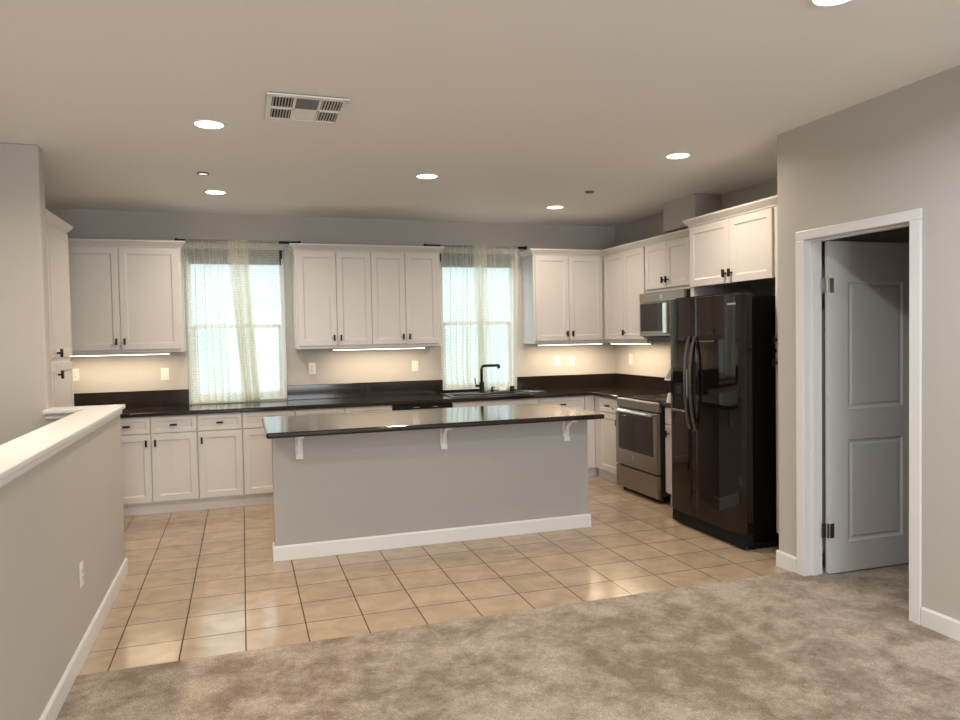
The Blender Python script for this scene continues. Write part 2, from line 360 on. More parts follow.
# ------------------------------------------------------------------ panelled fronts
def panel_front(s, x0, x1, z0, z1, y=0, th=.019, rail=.055, depth=.008, slope=.012):
    """slab door with recessed centre panel and sloped inner edge; front faces -Y at y-th"""
    bm = s.bm; yf = y-th
    def ringv(d, yy): return [bm.verts.new((a, yy, c)) for a, c in ((x0+d, z0+d), (x1-d, z0+d), (x1-d, z1-d), (x0+d, z1-d))]
    back = ringv(0, y); r0 = ringv(0, yf+.002); r1 = ringv(.003, yf); r2_ = ringv(rail, yf); r3 = ringv(rail+.003, yf+depth*.55); r4 = ringv(rail+slope, yf+depth)
    seq = [back, r0, r1, r2_, r3, r4]
    for A, B in zip(seq, seq[1:]):
        for k in range(4): bm.faces.new((A[k], A[(k+1) % 4], B[(k+1) % 4], B[k]))
    bm.faces.new(r4); bm.faces.new(back[::-1])
    return s
def pull(parent, x, z, y, vertical=True, name='handle'):
    """small black T pull: stem plus bar"""
    s = MB().cyl((x, y-.024, z), .007, .024, 'y', 10)
    if vertical: s.box(x-.0085, x+.0085, y-.040, y-.022, z-.030, z+.030)
    else: s.box(x-.030, x+.030, y-.040, y-.022, z-.0085, z+.0085)
    return s.build(name, 'handle_black', parent, .002)
def door_part(parent, x0, x1, z0, z1, pulls=None, rail=.055, name='door', vertical=True):
    d = panel_front(MB(), x0, x1, z0, z1, rail=rail).build(name, 'cabinet_white', parent)
    if pulls: pull(d, pulls[0], pulls[1], -.019, vertical)
    return d
G = .005
CROWN = [(0, 0), (.008, 0), (.010, .010), (.016, .015), (.040, .044), (.044, .048), (.044, .062), (0, .062)]
def crown(parent, path, z, name='crown_moulding'):
    """sweep the crown profile along a local xy polyline, outward = right-hand side of travel"""
    s = MB(); P = [Vector(p) for p in path]; nrm = []
    for i in range(len(P)-1):
        t = (P[i+1]-P[i]).normalized(); nrm.append(Vector((t.y, -t.x)))
    R = []
    for i, p in enumerate(P):
        if i == 0: m_ = nrm[0]
        elif i == len(P)-1: m_ = nrm[-1]
        else:
            m_ = (nrm[i-1]+nrm[i]); m_ = m_ / max(m_.length_squared, .01) * 2
        R.append([s.bm.verts.new((p.x+m_.x*o, p.y+m_.y*o, z+h)) for o, h in CROWN])
    n = len(CROWN)
    for i in range(len(R)-1):
        for k in range(n): s.bm.faces.new((R[i][k], R[i][(k+1) % n], R[i+1][(k+1) % n], R[i+1][k]))
    s.bm.faces.new(R[0][::-1]); s.bm.faces.new(R[-1])
    return s.build(name, 'cabinet_white', parent)

# body front plane is local y=0, doors stick out to y=-.019
UZ0, UZ1, DZ0, DZ1 = 1.432, 2.400, 1.462, 2.385
def upper(name, label, loc, rz, w_, depth, doors, z0=UZ0, z1=UZ1, dz0=DZ0, dz1=DZ1, crown_path=None, group=None, cat='wall cabinet'):
    t = thing(name, label, cat, (loc[0], loc[1], z0), rz, group)
    s = MB().box(0, w_, 0, depth, 0, z1-z0)
    s.build('cabinet_body', 'cabinet_white', t, .002)
    for (a, b_, px) in doors:
        pz = dz0 - z0 + .075
        door_part(t, a, b_, dz0-z0, dz1-z0, (px, pz) if px is not None else None)
    if crown_path: crown(t, crown_path, z1-z0-.006)
    return t
YU = 7.262   # body front; door face 7.243
D_ = YB - YU - .002
# cabinet A (left of first window)
X0 = -1.60; wA = 1.085
upper('wall_cabinet', 'white two-door wall cabinet between tall pantry and left window', (X0, YU), 0, wA, D_,
      [(X0*0+.055, -1.037-X0-G/2, -1.070-X0), (-1.037-X0+G/2, wA-.024, -1.003-X0)], crown_path=[(0, 0), (wA, 0), (wA, D_)])
# cabinet B four doors
X0 = .508; wB = 1.455
xs = [.530, .9023, 1.248, 1.5945, 1.938]
upper('wall_cabinet', 'wide white four-door wall cabinet between the two windows', (X0, YU), 0, wB, D_,
      [(xs[0]-X0, xs[1]-X0-G/2, xs[1]-X0-.033), (xs[1]-X0+G/2, xs[2]-X0-G/2, xs[1]-X0+.033), (xs[2]-X0+G/2, xs[3]-X0-G/2, xs[3]-X0-.033), (xs[3]-X0+G/2, xs[4]-X0, xs[3]-X0+.033)],
      crown_path=[(0, D_), (0, 0), (wB, 0), (wB, D_)])
# cabinet C
X0 = 3.003; wC = 3.856-X0
upper('wall_cabinet', 'white two-door wall cabinet right of the sink window, in the corner', (X0, YU), 0, wC, D_,
      [(.022, 3.417-X0-G/2, 3.384-X0), (3.417-X0+G/2, wC-.030, 3.450-X0)], crown_path=[(0, D_), (0, 0), (wC, 0), (wC, -.05)])
# right run (faces -X): local x runs towards the camera
XU = 3.856; DR = XB - XU - .002; RZ = -PI/2
upper('wall_cabinet', 'tall pair of narrow white doors in the corner, left of the microwave', (XU, YU), RZ, YU-6.378, DR,
      [(.035, YU-6.800-G/2, None), (YU-6.800+G/2, YU-6.392, YU-6.767)], crown_path=[(.052, 0), (YU-6.378, 0)])
upper('wall_cabinet', 'short white two-door cabinet above the microwave', (XU, 6.376), RZ, 6.376-5.59, DR,
      [(.012, 6.376-5.985-G/2, 6.376-6.018), (6.376-5.985+G/2, 6.376-5.605, 6.376-5.952)], z0=1.925, dz0=1.955, crown_path=[(0, 0), (6.376-5.59, 0)])
# filler cabinet between microwave and fridge cabinet
upper('wall_cabinet', 'narrow white wall cabinet hidden between microwave and refrigerator', (XU, 5.588), RZ, 5.588-5.182, DR,
      [(.012, 5.588-5.195, None)], crown_path=[(0, 0), (5.588-5.182, 0)])
# cabinet over the fridge, deep
XF = 3.549; wF = 1.013; YF = 5.178
t = upper('wall_cabinet', 'deep white two-door cabinet above the black refrigerator', (XF, YF), RZ, wF, XB-XF-.002,
      [(.020, YF-4.651-G/2, YF-4.685), (YF-4.651+G/2, wF-.018, YF-4.617)], z0=1.900, dz0=1.898, crown_path=[(0, .25), (0, 0), (wF, 0)])
# side panel beside fridge on its left
MB().box(0, .048, 0, XB-3.549-.002, -1.900, -.001).build('side_panel', 'cabinet_white', t, .002)
# tall pantry right of the fridge, mostly hidden
t = thing('pantry_cabinet', 'narrow white tall pantry squeezed between refrigerator and door wall', 'pantry cabinet', (XF, 4.163, 0), RZ)
MB().box(0, .332, 0, XB-XF-.002, .10, 2.400).build('cabinet_body', 'cabinet_white', t, .002)
door_part(t, .012, .322, 1.405, 2.385, (.030, 1.466)); door_part(t, .012, .322, .112, 1.375, (.030, 1.306))
MB().box(0.004, .328, .06, XB-XF-.01, 0, .10).build('toe_kick', 'handle_black', t)
crown(t, [(0, 0), (.332, 0)], 2.394)
# tall pantry on the left wall (faces +X); local x runs to +Y
t = thing('pantry_cabinet', 'tall white pantry cabinet with stacked doors behind the stairwell wall', 'pantry cabinet', (-1.292, 5.66, 0), PI/2)
MB().box(0, .80, 0, .628, .10, 2.400).build('cabinet_body', 'cabinet_white', t, .002)
door_part(t, .25, .785, 1.430, 2.385, (.285, 1.462)); door_part(t, .25, .785, .112, 1.385, (.285, 1.305))
door_part(t, .015, .244, 1.430, 2.385); door_part(t, .015, .244, .112, 1.385)
MB().box(0, .80, .05, .62, 0, .10).build('toe_kick', 'cabinet_white', t)
crown(t, [(0, .60), (0, 0), (.80, 0), (.80, .60)], 2.394)

# ------------------------------------------------------------------ base cabinets
YC, XC = 6.916, 3.513
YBF = 6.962; XBF = 3.559    # body fronts
def base(label, loc, rz, w_, depth, cols, drawers=True, false_front=False, group=None, gap=.006):
    t = thing('base_cabinet', label, 'base cabinet', (loc[0], loc[1], 0), rz, group)
    bs = MB().box(0, w_, 0, depth, .10, .70 if false_front else .874)
    if false_front: bs.box(0, w_, 0, .02, .70, .874).box(0, .018, .02, depth, .70, .874).box(w_-.018, w_, .02, depth, .70, .874)
    bs.build('cabinet_body', 'cabinet_white', t, .001)
    MB().box(0, w_, .035, depth-.01, 0, .0995).build('toe_kick', 'cabinet_white', t)
    for (a, b_, hx) in cols:
        if not false_front:
            dr = panel_front(MB(), a+G/2, b_-G/2, .725, .866, rail=.034, depth=.006, slope=.009).build('drawer', 'cabinet_white', t)
            pull(dr, (a+b_)/2, .795, -.019, False)
        if hx is not None:
            door_part(t, a+G/2, b_-G/2, .115, .716, (hx, .640))
    if false_front:
        a, b_ = cols[0][0], cols[-1][1]
        MB().box(a+G/2, b_-G/2, -.019, 0, .725, .866).build('drawer_front', 'cabinet_white', t, .002)
    return t
DB = YB-YBF-.002
base('white base cabinet with paired doors, nearest the half wall', (-1.165, YBF), 0, .764, DB, [(.004, .382, .345), (.382, .760, .419)])
base('white base cabinet with single door and drawer under left window edge', (-.400, YBF), 0, .384, DB, [(.002, .382, .036)])
base('white base cabinet under left window, half hidden by island', (-.015, YBF), 0, .468, DB, [(.002, .466, .430)])
base('white base cabinet with two drawers left of the dishwasher', (.454, YBF), 0, .922, DB, [(.004, .461, .425), (.461, .918, .498)])
base('white sink base cabinet under the black sink, plain front', (1.982, YBF), 0, .930, DB, [(.004, .465, .429), (.465, .926, .501)], false_front=True)
base('white base cabinet right of the sink base, drawer with black pull', (2.914, YBF), 0, .530, DB, [(.004, .526, .490)])
base('white corner base cabinet filler beside pantry, left end', (-1.94, YBF), 0, .773, DB, [(.004, .769, .735)])
# corner block and right run
t = thing('base_cabinet', 'plain white blind corner filler where the two counters meet', 'base cabinet', (3.445, YBF, 0), 0)
MB().box(0, XB-3.447, 0, DB, .10, .874).box(.0, .112, -.018, 0, .10, .874).build('cabinet_body', 'cabinet_white', t)
MB().box(0, XB-3.447, .035, DB-.01, 0, .0995).build('toe_kick', 'cabinet_white', t)
base('white base cabinet in the right run, left of the range', (XBF, 6.940), RZ, 6.940-6.358, XB-XBF-.002, [(.130, .578, .545)])
base('narrow white base cabinet squeezed between range and refrigerator', (XBF, 5.570), RZ, 5.570-5.182, XB-XBF-.002, [(.004, .384, .060)])

# countertops
ct = slab('countertop', [XL+.002, 2.02, 2.81, XC, XB-.002], [6.352, YC, 7.02, 7.49, YB-.002],
     lambda x, y: (x < XC and y < YC) or (2.02 < x < 2.81 and 7.02 < y < 7.49), .876, .914, 'counter_dark', .009)
tag(ct, 'dark brown L-shaped countertop along the window and range walls', 'countertop')
tag(MB().box(XC, XB-.002, 5.182, 5.572, .876, .914).build('countertop', 'counter_dark', bevel=.009, seg=3), 'short dark countertop piece between range and refrigerator', 'countertop')
def splash(x0, x1, y0, y1, z1, label): tag(MB().box(x0, x1, y0, y1, .9145, z1).build('backsplash', 'counter_dark', bevel=.003), label, 'backsplash')
BS = 1.064
splash(XL+.002, -.502, YB-.022, YB-.002, BS, 'dark backsplash strip left of the left window')
splash(.425, 2.055, YB-.022, YB-.002, BS, 'long dark backsplash strip between the two windows')
splash(2.905, XB-.024, YB-.022, YB-.002, BS, 'dark backsplash strip right of the sink window')
splash(XB-.022, XB-.002, 5.182, YB-.002, BS, 'dark backsplash strip on the range wall')
splash(2.057, 2.903, YB-.022, YB-.002, .950, 'low dark ledge strip under the sink window')

# ------------------------------------------------------------------ dishwasher
t = thing('dishwasher', 'black dishwasher between cabinets behind the island, only its top strip showing', 'dishwasher', (1.379, YBF, 0))
MB().box(.004, .597, .0, DB, .02, .872).build('cabinet_body', 'black_plastic', t)
MB().box(.004, .597, -.024, -.001, .11, .790).build('door', 'black_glass', t, .004)
cpn = MB().box(.004, .597, -.030, -.001, .793, .870).build('control_panel', 'black_glass', t, .004)
for x_, n_ in ((.20, 5), (.40, 4)):
    s = MB()
    for k in range(n_): s.box(x_+k*.013, x_+.009+k*.013, -.0312, -.030, .838, .843)
    s.build('printed_marks', 'badge_silver', cpn)
MB().box(.004, .597, .05, .06, 0, .10).build('toe_kick', 'black_plastic', t)

# ------------------------------------------------------------------ sink, faucet
t = thing('sink', 'black drop-in kitchen sink under the right window', 'sink', (2.02, 7.02, .914))
s = MB(); xo, xi, yo, yi = .79, .75, .47, .43
bm = s.bm
def rr(x0, x1, y0, y1, z): return [bm.verts.new(p) for p in ((x0,y0,z),(x1,y0,z),(x1,y1,z),(x0,y1,z))]
L_ = [rr(-.02, .81, -.02, .49, .0005), rr(-.018, .808, -.018, .488, .009), rr(.02, .77, .02, .32, .009), rr(.03, .76, .03, .31, 0), rr(.05, .74, .05, .29, -.17)]
for A, B in zip(L_, L_[1:]):
    for k in range(4): bm.faces.new((A[k], A[(k+1) % 4], B[(k+1) % 4], B[k]))
bm.faces.new(L_[-1])
s.build('basin', 'black_plastic', t, .003)
MB().cyl((.40, .18, -.169), .045, .004, 'z', 24).build('drain', 'stainless', t)
t = thing('faucet', 'matte black kitchen faucet with squared spout in front of window', 'faucet', (2.440, 7.385, .9235))
MB().cyl((0, 0, .0005), .030, .012, 'z', 28).cyl((0, 0, .012), .027, .098, 'z', 28).build('base', 'handle_black', t, .002)
pts = [(0, 0, .105), (0, 0, .24)]
for k in range(0, 7):
    a = k/6*PI/2; pts.append((.035-.035*math.cos(a), -.02+.02*math.cos(a), .250+.035*math.sin(a)))
pts += [(.10, -.07, .287), (.155, -.12, .290)]
pts2 = [pts[0], pts[1]] + pts[2:]
MB().tube(pts2, .030, seg=14).build('spout', 'handle_black', t, smooth=True)
MB().cyl((.155, -.118, .256), .017, .036, 'z', 18).build('spray_head', 'handle_black', t)
MB().tube([(-.02, 0, .07), (-.072, -.005, .075)], .026, seg=14).tube([(-.066, -.005, .075), (-.085, -.02, .155)], .011, seg=10).build('lever', 'handle_black', t)
t = thing('soap_dispenser', 'small black soap dispenser just right of the faucet', 'soap dispenser', (2.560, 7.390, .924))
MB().cyl((0, 0, -.0005), .018, .03, 'z', 20).build('collar', 'handle_black', t, .002)
MB().cyl((0, 0, .030), .008, .016, 'z', 12).box(-.012, .028, -.010, .010, .044, .056).build('pump_head', 'handle_black', t, .002)
t = thing('sink_button', 'small round black air-gap cap on the sink deck, far right', 'air gap cap', (2.79, 7.390, .9235))
MB().cyl((0, 0, 0), .026, .055, 'z', 24).build('cap', 'handle_black', t, .004)
MB().cyl((0, -.0265, .028), .008, .002, 'y', 12).build('vent_hole', 'stainless', t)
t = thing('drying_rack', 'low flat wire rack lying on the counter right of sink', 'drying rack', (2.86, 7.10, .914))
s = MB().tube([(0,0,.010), (.22,0,.010), (.22,.34,.010), (0,.34,.010), (0,0,.010)], .007, seg=8)
s.build('frame', 'black_plastic', t)
for k in range(7):
    MB().tube([(.02+k*.03, .004, .010), (.02+k*.03, .336, .010)], .004, seg=8).build('wire', 'chrome', t)
for x in (.004, .216):
    for y in (.004, .336): MB().cyl((x, y, 0.0003), .005, .009, 'z', 10).build('foot', 'black_plastic', t)
t = thing('dish_cloth', 'small crumpled pale cloth on the sink deck beside the dispenser', 'cloth', (2.67, 7.385, .924))
bm = bmesh.new(); bmesh.ops.create_icosphere(bm, subdivisions=3, radius=.035)
for v in bm.verts:
    r_ = 1 + .28*math.sin(9*v.co.x*28+v.co.y*60) * math.cos(v.co.z*70+1); v.co *= r_; v.co.x *= 1.5; v.co.y *= .8; v.co.z = max(v.co.z*.62+.015, .0003)
s = MB(); s.bm.free(); s.bm = bm; s.build('cloth', 'plate_white', t, smooth=True)

# ------------------------------------------------------------------ windows, shades, curtains
def window(k, wx):
    x0, x1 = wx; z0, z1 = WZ; y = YB+.055
    wo = bpy.data.objects.new('window_%d' % k, None); C.objects.link(wo); wo.location = ((x0+x1)/2, y, z0); wo['kind'] = 'structure'
    wo['label'] = ('left' if k == 1 else 'right') + ' kitchen window with white vinyl sash'; wo['category'] = 'window'
    def part(s, nm, mt, bv=.003):
        o = s.build(nm, mt, None, bv); o.parent = wo; o.matrix_parent_inverse = Matrix.Translation(-wo.location); return o
    e = .045
    part(MB().box(x0, x0+e, y, y+.07, z0, z1).box(x1-e, x1, y, y+.07, z0, z1).box(x0+e, x1-e, y, y+.07, z0, z0+e).box(x0+e, x1-e, y, y+.07, z1-e, z1), 'window_frame', 'vinyl_white')
    zm = 1.672
    part(MB().box(x0+e, x1-e, y+.012, y+.058, zm-.022, zm+.022).box(x0+e, x0+e+.028, y+.012, y+.04, z0+e, zm).box(x1-e-.028, x1-e, y+.012, y+.04, z0+e, zm).box(x0+e+.028, x1-e-.028, y+.012, y+.04, z0+e, z0+e+.03), 'sash', 'vinyl_white')
    part(MB().box(x0+e+.001, x1-e-.001, y+.034, y+.038, zm+.022, z1-e), 'pane', 'glass', 0)
    part(MB().box(x0+e+.029, x1-e-.029, y+.020, y+.024, z0+e+.03, zm-.022), 'pane', 'glass', 0)
    part(MB().box(x0, x1, YB-.004, y, z0-.0, z0+.012), 'window_sill', 'vinyl_white', .002)
    sh = thing('roller_shade', 'black roller shade rolled up at top of the ' + ('left' if k == 1 else 'right') + ' window', 'roller shade', ((x0+x1)/2, YB+.026, 2.30))
    h = (x1-x0)/2 - (.018)
    MB().box(-h, h, -.022, .026, .045, .128).build('cassette', 'shade_cloth', sh, .008)
    MB().box(-h+.012, h-.012, .000, .006, -.005, .047).box(-h+.012, h-.012, -.006, .010, -.018, -.004).build('shade_cloth', 'shade_cloth', sh, .002)
window(1, W1); window(2, W2)
# outside: sunlit neighbouring wall and ground seen (over-exposed) through the panes
def curtain(label, loc, x0, x1, xb0, xb1, folds, amp, y0, zt, zb, seed, drift=0, group=None, curl=None, bunch=0):
    t = thing('curtain', label, 'curtain', loc, 0, group)
    rnd = random.Random(seed); nu, nv = folds*14, 46
    ph = [rnd.uniform(-.9, .9) for _ in range(folds+2)]; am = [rnd.uniform(.45, 1.15) for _ in range(folds+2)]
    wid = [rnd.uniform(.6, 1.5)*(1+bunch*(2*(i_+.5)/folds-1)) for i_ in range(folds)]; tot = sum(wid); cum = [0]
    for q in wid: cum.append(cum[-1]+q/tot)
    bm = bmesh.new(); uvl = bm.loops.layers.uv.new('UVMap'); G_ = []
    for j in range(nv+1):
        v = j/nv; row = []
        for i in range(nu+1):
            u = i/nu; f = i/14; fi = min(int(f), folds-1); fr = f-fi
            uu = cum[fi]+(cum[fi+1]-cum[fi])*fr
            zz = zt+(zb-zt)*v
            e = v**1.3
            x = (x0+(x1-x0)*uu)*(1-e)+(xb0+(xb1-xb0)*uu)*e
            a_ = amp*(am[fi]*(1-fr)+am[fi+1]*fr)*(.45+.55*min(1, v*3))*(1+.35*e)
            y = y0 + a_*math.sin(2*PI*fr + ph[fi]*.0) + .3*a_*math.sin(2*PI*u*3.3+v*2.5+seed)
            x += .62*a_*math.cos(2*PI*fr*1.0+1+v) + drift*math.sin(v*PI)*.02
            if curl and v > curl[0]:
                k_ = (v-curl[0])/(1-curl[0]); x += curl[1]*k_*k_*(1-u)
                y -= .008*k_*k_*(1+math.sin(9*u+seed))
            if v < .035: y = y0 + (y-y0)*.55
            if i == 0 or i == nu: pass
            row.append((bm.verts.new((x-loc[0], y-loc[1], zz-loc[2])), u*(folds*.085), zz))
        G_.append(row)
    for j in range(nv):
        for i in range(nu):
            q = [G_[j][i], G_[j][i+1], G_[j+1][i+1], G_[j+1][i]]
            fc = bm.faces.new([p[0] for p in q]); fc.smooth = True
            for lp, p in zip(fc.loops, q): lp[uvl].uv = (p[1], p[2])
    me = bpy.data.meshes.new('cloth_panel'); bm.to_mesh(me); bm.free(); me.materials.append(M['sheer'])
    o = bpy.data.objects.new('cloth_panel', me); C.objects.link(o); o.parent = t
    # hem: doubled strip along the bottom edge
    bm = bmesh.new(); uvl = bm.loops.layers.uv.new('UVMap'); prev = None
    for i in range(0, nu+1):
        a = me.vertices[nv*(nu+1)+i].co; b_ = me.vertices[(nv-1)*(nu+1)+i].co
        p = (bm.verts.new(a+Vector((0, -.003, .001))), bm.verts.new(b_+Vector((0, -.003, 0))))
        if prev:
            fc = bm.faces.new((prev[0], p[0], p[1], prev[1])); fc.smooth = True
            for lp, q in zip(fc.loops, ((.01*i, 0), (.01*i+.01, 0), (.01*i+.01, .03), (.01*i, .03))): lp[uvl].uv = q
        prev = p
    me2 = bpy.data.meshes.new('hem'); bm.to_mesh(me2); bm.free(); me2.materials.append(M['sheer'])
    o2 = bpy.data.objects.new('hem', me2); C.objects.link(o2); o2.parent = t
    return t
YT = YB-.055
curtain('sheer cream curtain panel gathered over left half of left window', (-.2, YT, .93), -.490, .075, -.485, .150, 13, .022, YT-.026, 2.515, .922, 3, bunch=-.72)
curtain('flat sheer curtain panel over right half of left window', (.2, YT-.03, .93), -.100, .375, .020, .395, 8, .010, YT-.080, 2.505, .960, 8, bunch=.75)
curtain('sheer curtain panel on left half of sink window, tail dragged aside', (2.25, YT, .93), 2.045, 2.560, 2.030, 2.520, 9, .024, YT-.026, 2.515, .962, 5, curl=(.80, .03), bunch=-.5)
curtain('sheer curtain panel on right half of sink window', (2.7, YT-.03, .93), 2.38, 2.900, 2.46, 2.865, 9, .012, YT-.090, 2.510, .935, 12, bunch=.6)
def rod(label, x0, x1):
    t = thing('curtain_rod', label, 'curtain rod', (x0, YT+.014, 2.502))
    MB().cyl((0, 0, 0), .013, x1-x0, 'x', 14).build('rod', 'handle_black', t)
    for x in (.004, x1-x0-.004):
        MB().cyl((x-.012, 0, 0), .020, .024, 'x', 16).box(x-.008, x+.008, 0, YB-.0005-(YT+.014), -.009, .009).build('bracket', 'handle_black', t, .002)
rod('black curtain rod above the left window', -.575, .585)
rod('black curtain rod above the sink window', 1.88, 3.04)

# ------------------------------------------------------------------ island
t = thing('kitchen_island', 'grey panelled kitchen island with white baseboard in the room centre', 'kitchen island', (1.38, 5.15, 0))
IX0, IX1, IY0, IY1 = .180, 2.580, 5.160, 5.98
def loc(o): o.matrix_parent_inverse = Matrix.Translation((-1.38, -5.15, 0)); return o
loc(MB().box(IX0, IX1, IY0, 5.285, .0, .875).build('body', 'island_paint', t, .004))
loc(MB().box(.30, 2.46, 5.286, IY1, .0, .875).build('cabinet_body', 'cabinet_white', t, .002))
s = MB(); bp = base_profile(.014)
s.prism([(IY0-p, z) for p, z in bp], IX0-.014, IX1+.014, 'x')
s.prism([(IX0-p, z) for p, z in bp], IY0, 5.285, 'y'); s.prism([(IX1+p, z) for p, z in bp], IY0, 5.285, 'y')
loc(s.build('baseboard', 'trim_white', t, .002))
for bx in (.358, 1.395, 2.388):
    s = MB(); wd = .025; y = IY0
    s.box(bx-wd, bx+wd, y-.016, y, .700, .8745)           # wall leg
    s.box(bx-wd, bx+wd, y-.165, y-.016, .8605, .8745)       # top leg
    # curved brace
    pts = []
    for k in range(9):
        a = k/8*PI/2; pts.append((bx, y-.012-.125*(1-math.cos(a))**1.0, .718+.146*math.sin(a)))
    s.tube(pts, .030, .016, flat=True, side=(1, 0, 0))
    s.box(bx-wd, bx+wd, y-.030, y-.014, .700, .738)
    loc(s.build('bracket', 'trim_white', t, .002))
ctp = MB().box(.1355, 2.628, 4.9575, 6.030, .876, .914).build('island_countertop', 'counter_dark', bevel=.014, seg=4)
tag(ctp, 'long polished dark brown island countertop reflecting the windows', 'countertop')

# ------------------------------------------------------------------ range
t = thing('range', 'stainless steel electric range with dark oven window in the right run', 'range', (3.500, 6.342, 0), RZ)
W_ = .760
MB().box(0, W_, .012, XB-3.500-.030, .06, .896).build('body', 'black_plastic', t, .003)
MB().box(.0, W_, -.012, .030, .815, .902).build('control_panel', 'stainless', t, .012, 3)
MB().box(-.002, W_+.002, .028, XB-3.500-.026, .900, .920).build('cooktop', 'black_glass', t, .003)
dr = MB()
dr.box(0.006, W_-.006, -.028, .010, .262, .806)
d_ = dr.build('oven_door', 'stainless', t, .006)
MB().box(.070, W_-.070, -.031, -.0275, .415, .745).build('oven_window', 'oven_glass', d_, .012, 3)
MB().box(.070, W_-.070, -.0295, -.027, .745, .790).build('vent_strip', 'black_plastic', d_, .001)
hd = MB().tube([(.030, -.070, .792), (.10, -.076, .793), (.38, -.078, .794), (W_-.10, -.076, .793), (W_-.030, -.070, .792)], .026, seg=16)
hd.tube([(.050, -.072, .792), (.050, -.026, .786)], .022, seg=10).tube([(W_-.050, -.072, .792), (W_-.050, -.026, .786)], .022, seg=10)
hd.build('handle', 'chrome', d_, smooth=True)
bd = MB().cyl((.338, -.0300, .352), .015, .003, 'y', 24).build('badge', 'badge_silver', d_)
s = MB().tube([(.338+.007*math.cos(a), -.0312, .352+.007*math.sin(a)) for a in [k/10*2*PI for k in range(9)]], .0022, seg=6)
s.tube([(.334, -.0312, .352), (.344, -.0312, .352)], .002, seg=6).build('emblem', 'slot_dark', bd)
MB().box(.006, W_-.006, -.026, .010, .045, .248).build('storage_drawer', 'stainless', t, .005)
for x in (.04, W_-.04):
    for y in (.05, .55): MB().cyl((x, y, 0), .016, .062, 'z', 12).build('foot', 'black_plastic', t)
for (x, y, r) in ((.20, .17, .10), (.56, .17, .075), (.20, .45, .075), (.56, .45, .10)): MB().ring((x, y, .9195), r-.003, r, .001).build('burner_ring', 'vent_grey', t)

# ------------------------------------------------------------------ microwave
XM = 3.800
t = thing('microwave', 'stainless over-the-range microwave with black window', 'microwave', (XM, 6.372, 1.490), RZ)
MB().box(0, .766, .004, XB-XM-.004, .0, .425).build('body', 'black_plastic', t, .003)
MB().box(.0, .766, -.026, .004, .336, .425).build('vent_band', 'stainless', t, .005)
d_ = MB().box(.0, .560, -.026, .003, .006, .333).build('door', 'stainless', t, .005)
MB().box(.022, .415, -.0285, -.0255, .055, .322).build('door_window', 'black_glass', d_, .006)
MB().box(.060, .375, -.0295, -.028, .090, .278).build('window_mesh', 'oven_glass', d_, .004)
h_ = MB().box(.445, .515, -.050, -.0255, .030, .325).build('handle', 'chrome', d_, .010, 3)
MB().box(.563, .766, -.026, .003, .006, .333).build('control_panel', 'black_glass', t, .004)
b0 = MB().box(.385, .418, -.0272, -.0255, .362, .395).build('badge', 'badge_silver', t)
MB().box(.395, .408, -.0280, -.0270, .370, .388).build('badge_mark', 'slot_dark', b0)
MB().box(.08, .70, .05, .30, -.055, .0).build('vent_underside', 'black_plastic', t, .004)

# ------------------------------------------------------------------ refrigerator
t = thing('refrigerator', 'glossy black stainless side-by-side refrigerator with curved handles', 'refrigerator', (3.268, 5.066, 0), RZ)
FW = .908
MB().box(.004, FW-.008, .085, .86, .045, 1.775).build('body', 'fridge_side', t, .006)
MB().box(.012, FW-.012, .012, .80, .020, .112).build('toe_grille', 'slot_dark', t)
def fr_door(x0, x1, nm):
    n = 22; pts = []
    for k in range(n+1):
        x = x0+(x1-x0)*k/n; u = (k/n)*2-1
        yb = -.022*(1-((x/FW)*2-1)**2)
        e = .024*(abs(u)**18)
        pts.append((x, yb+e))
    pts += [(x1, .076), (x0, .076)]
    return MB().prism(pts, .115, 1.790, 'z').build(nm, 'fridge_steel', t, .005, 2)
SP = .350
ld = fr_door(.0, SP-.003, 'freezer_door'); rd = fr_door(SP+.003, FW, 'fridge_door')
# dispenser in the freezer door
ds = MB().box(.085, .275, -.0265, -.006, .905, 1.250).build('dispenser', 'black_glass', ld, .006)
MB().box(.105, .255, -.0285, -.0262, .935, 1.130).build('dispenser_recess', 'slot_dark', ds, .004)
MB().box(.095, .265, -.0385, -.0262, .912, .928).build('drip_tray', 'chrome', ds, .003)
MB().box(.150, .210, -.0335, -.0280, 1.05, 1.11).build('paddle', 'black_plastic', ds, .004)
def fr_handle(x, par):
    pts = []; n = 16
    for k in range(n+1):
        v = k/n; z = .790+.705*v; out = .046*math.sin(PI*v)**.65
        pts.append((x, -.026-out, z))
    o = MB().tube(pts, .026, .016, flat=True, side=(1, 0, 0)).build('handle', 'fridge_handle', par, smooth=False)
    return o
fr_handle(SP-.032, ld); fr_handle(SP+.036, rd)
# badge, upper right of the right door: row of small raised silver letters too small to read
s = MB(); x = FW-.150
for k in range(7): s.box(x+k*.0128, x+k*.0128+.0095, -.0145, -.0080, 1.716, 1.728)
s.build('badge', 'badge_silver', rd)
for (x, y) in ((.05, .10), (FW-.05, .10), (.05, .78), (FW-.05, .78)): MB().cyl((x, y, 0), .024, .05, 'z', 16).build('foot', 'fridge_side', t)
MB().box(.06, FW-.06, .02, .13, 1.7755, 1.802).build('hinge_cover', 'fridge_side', t, .006)

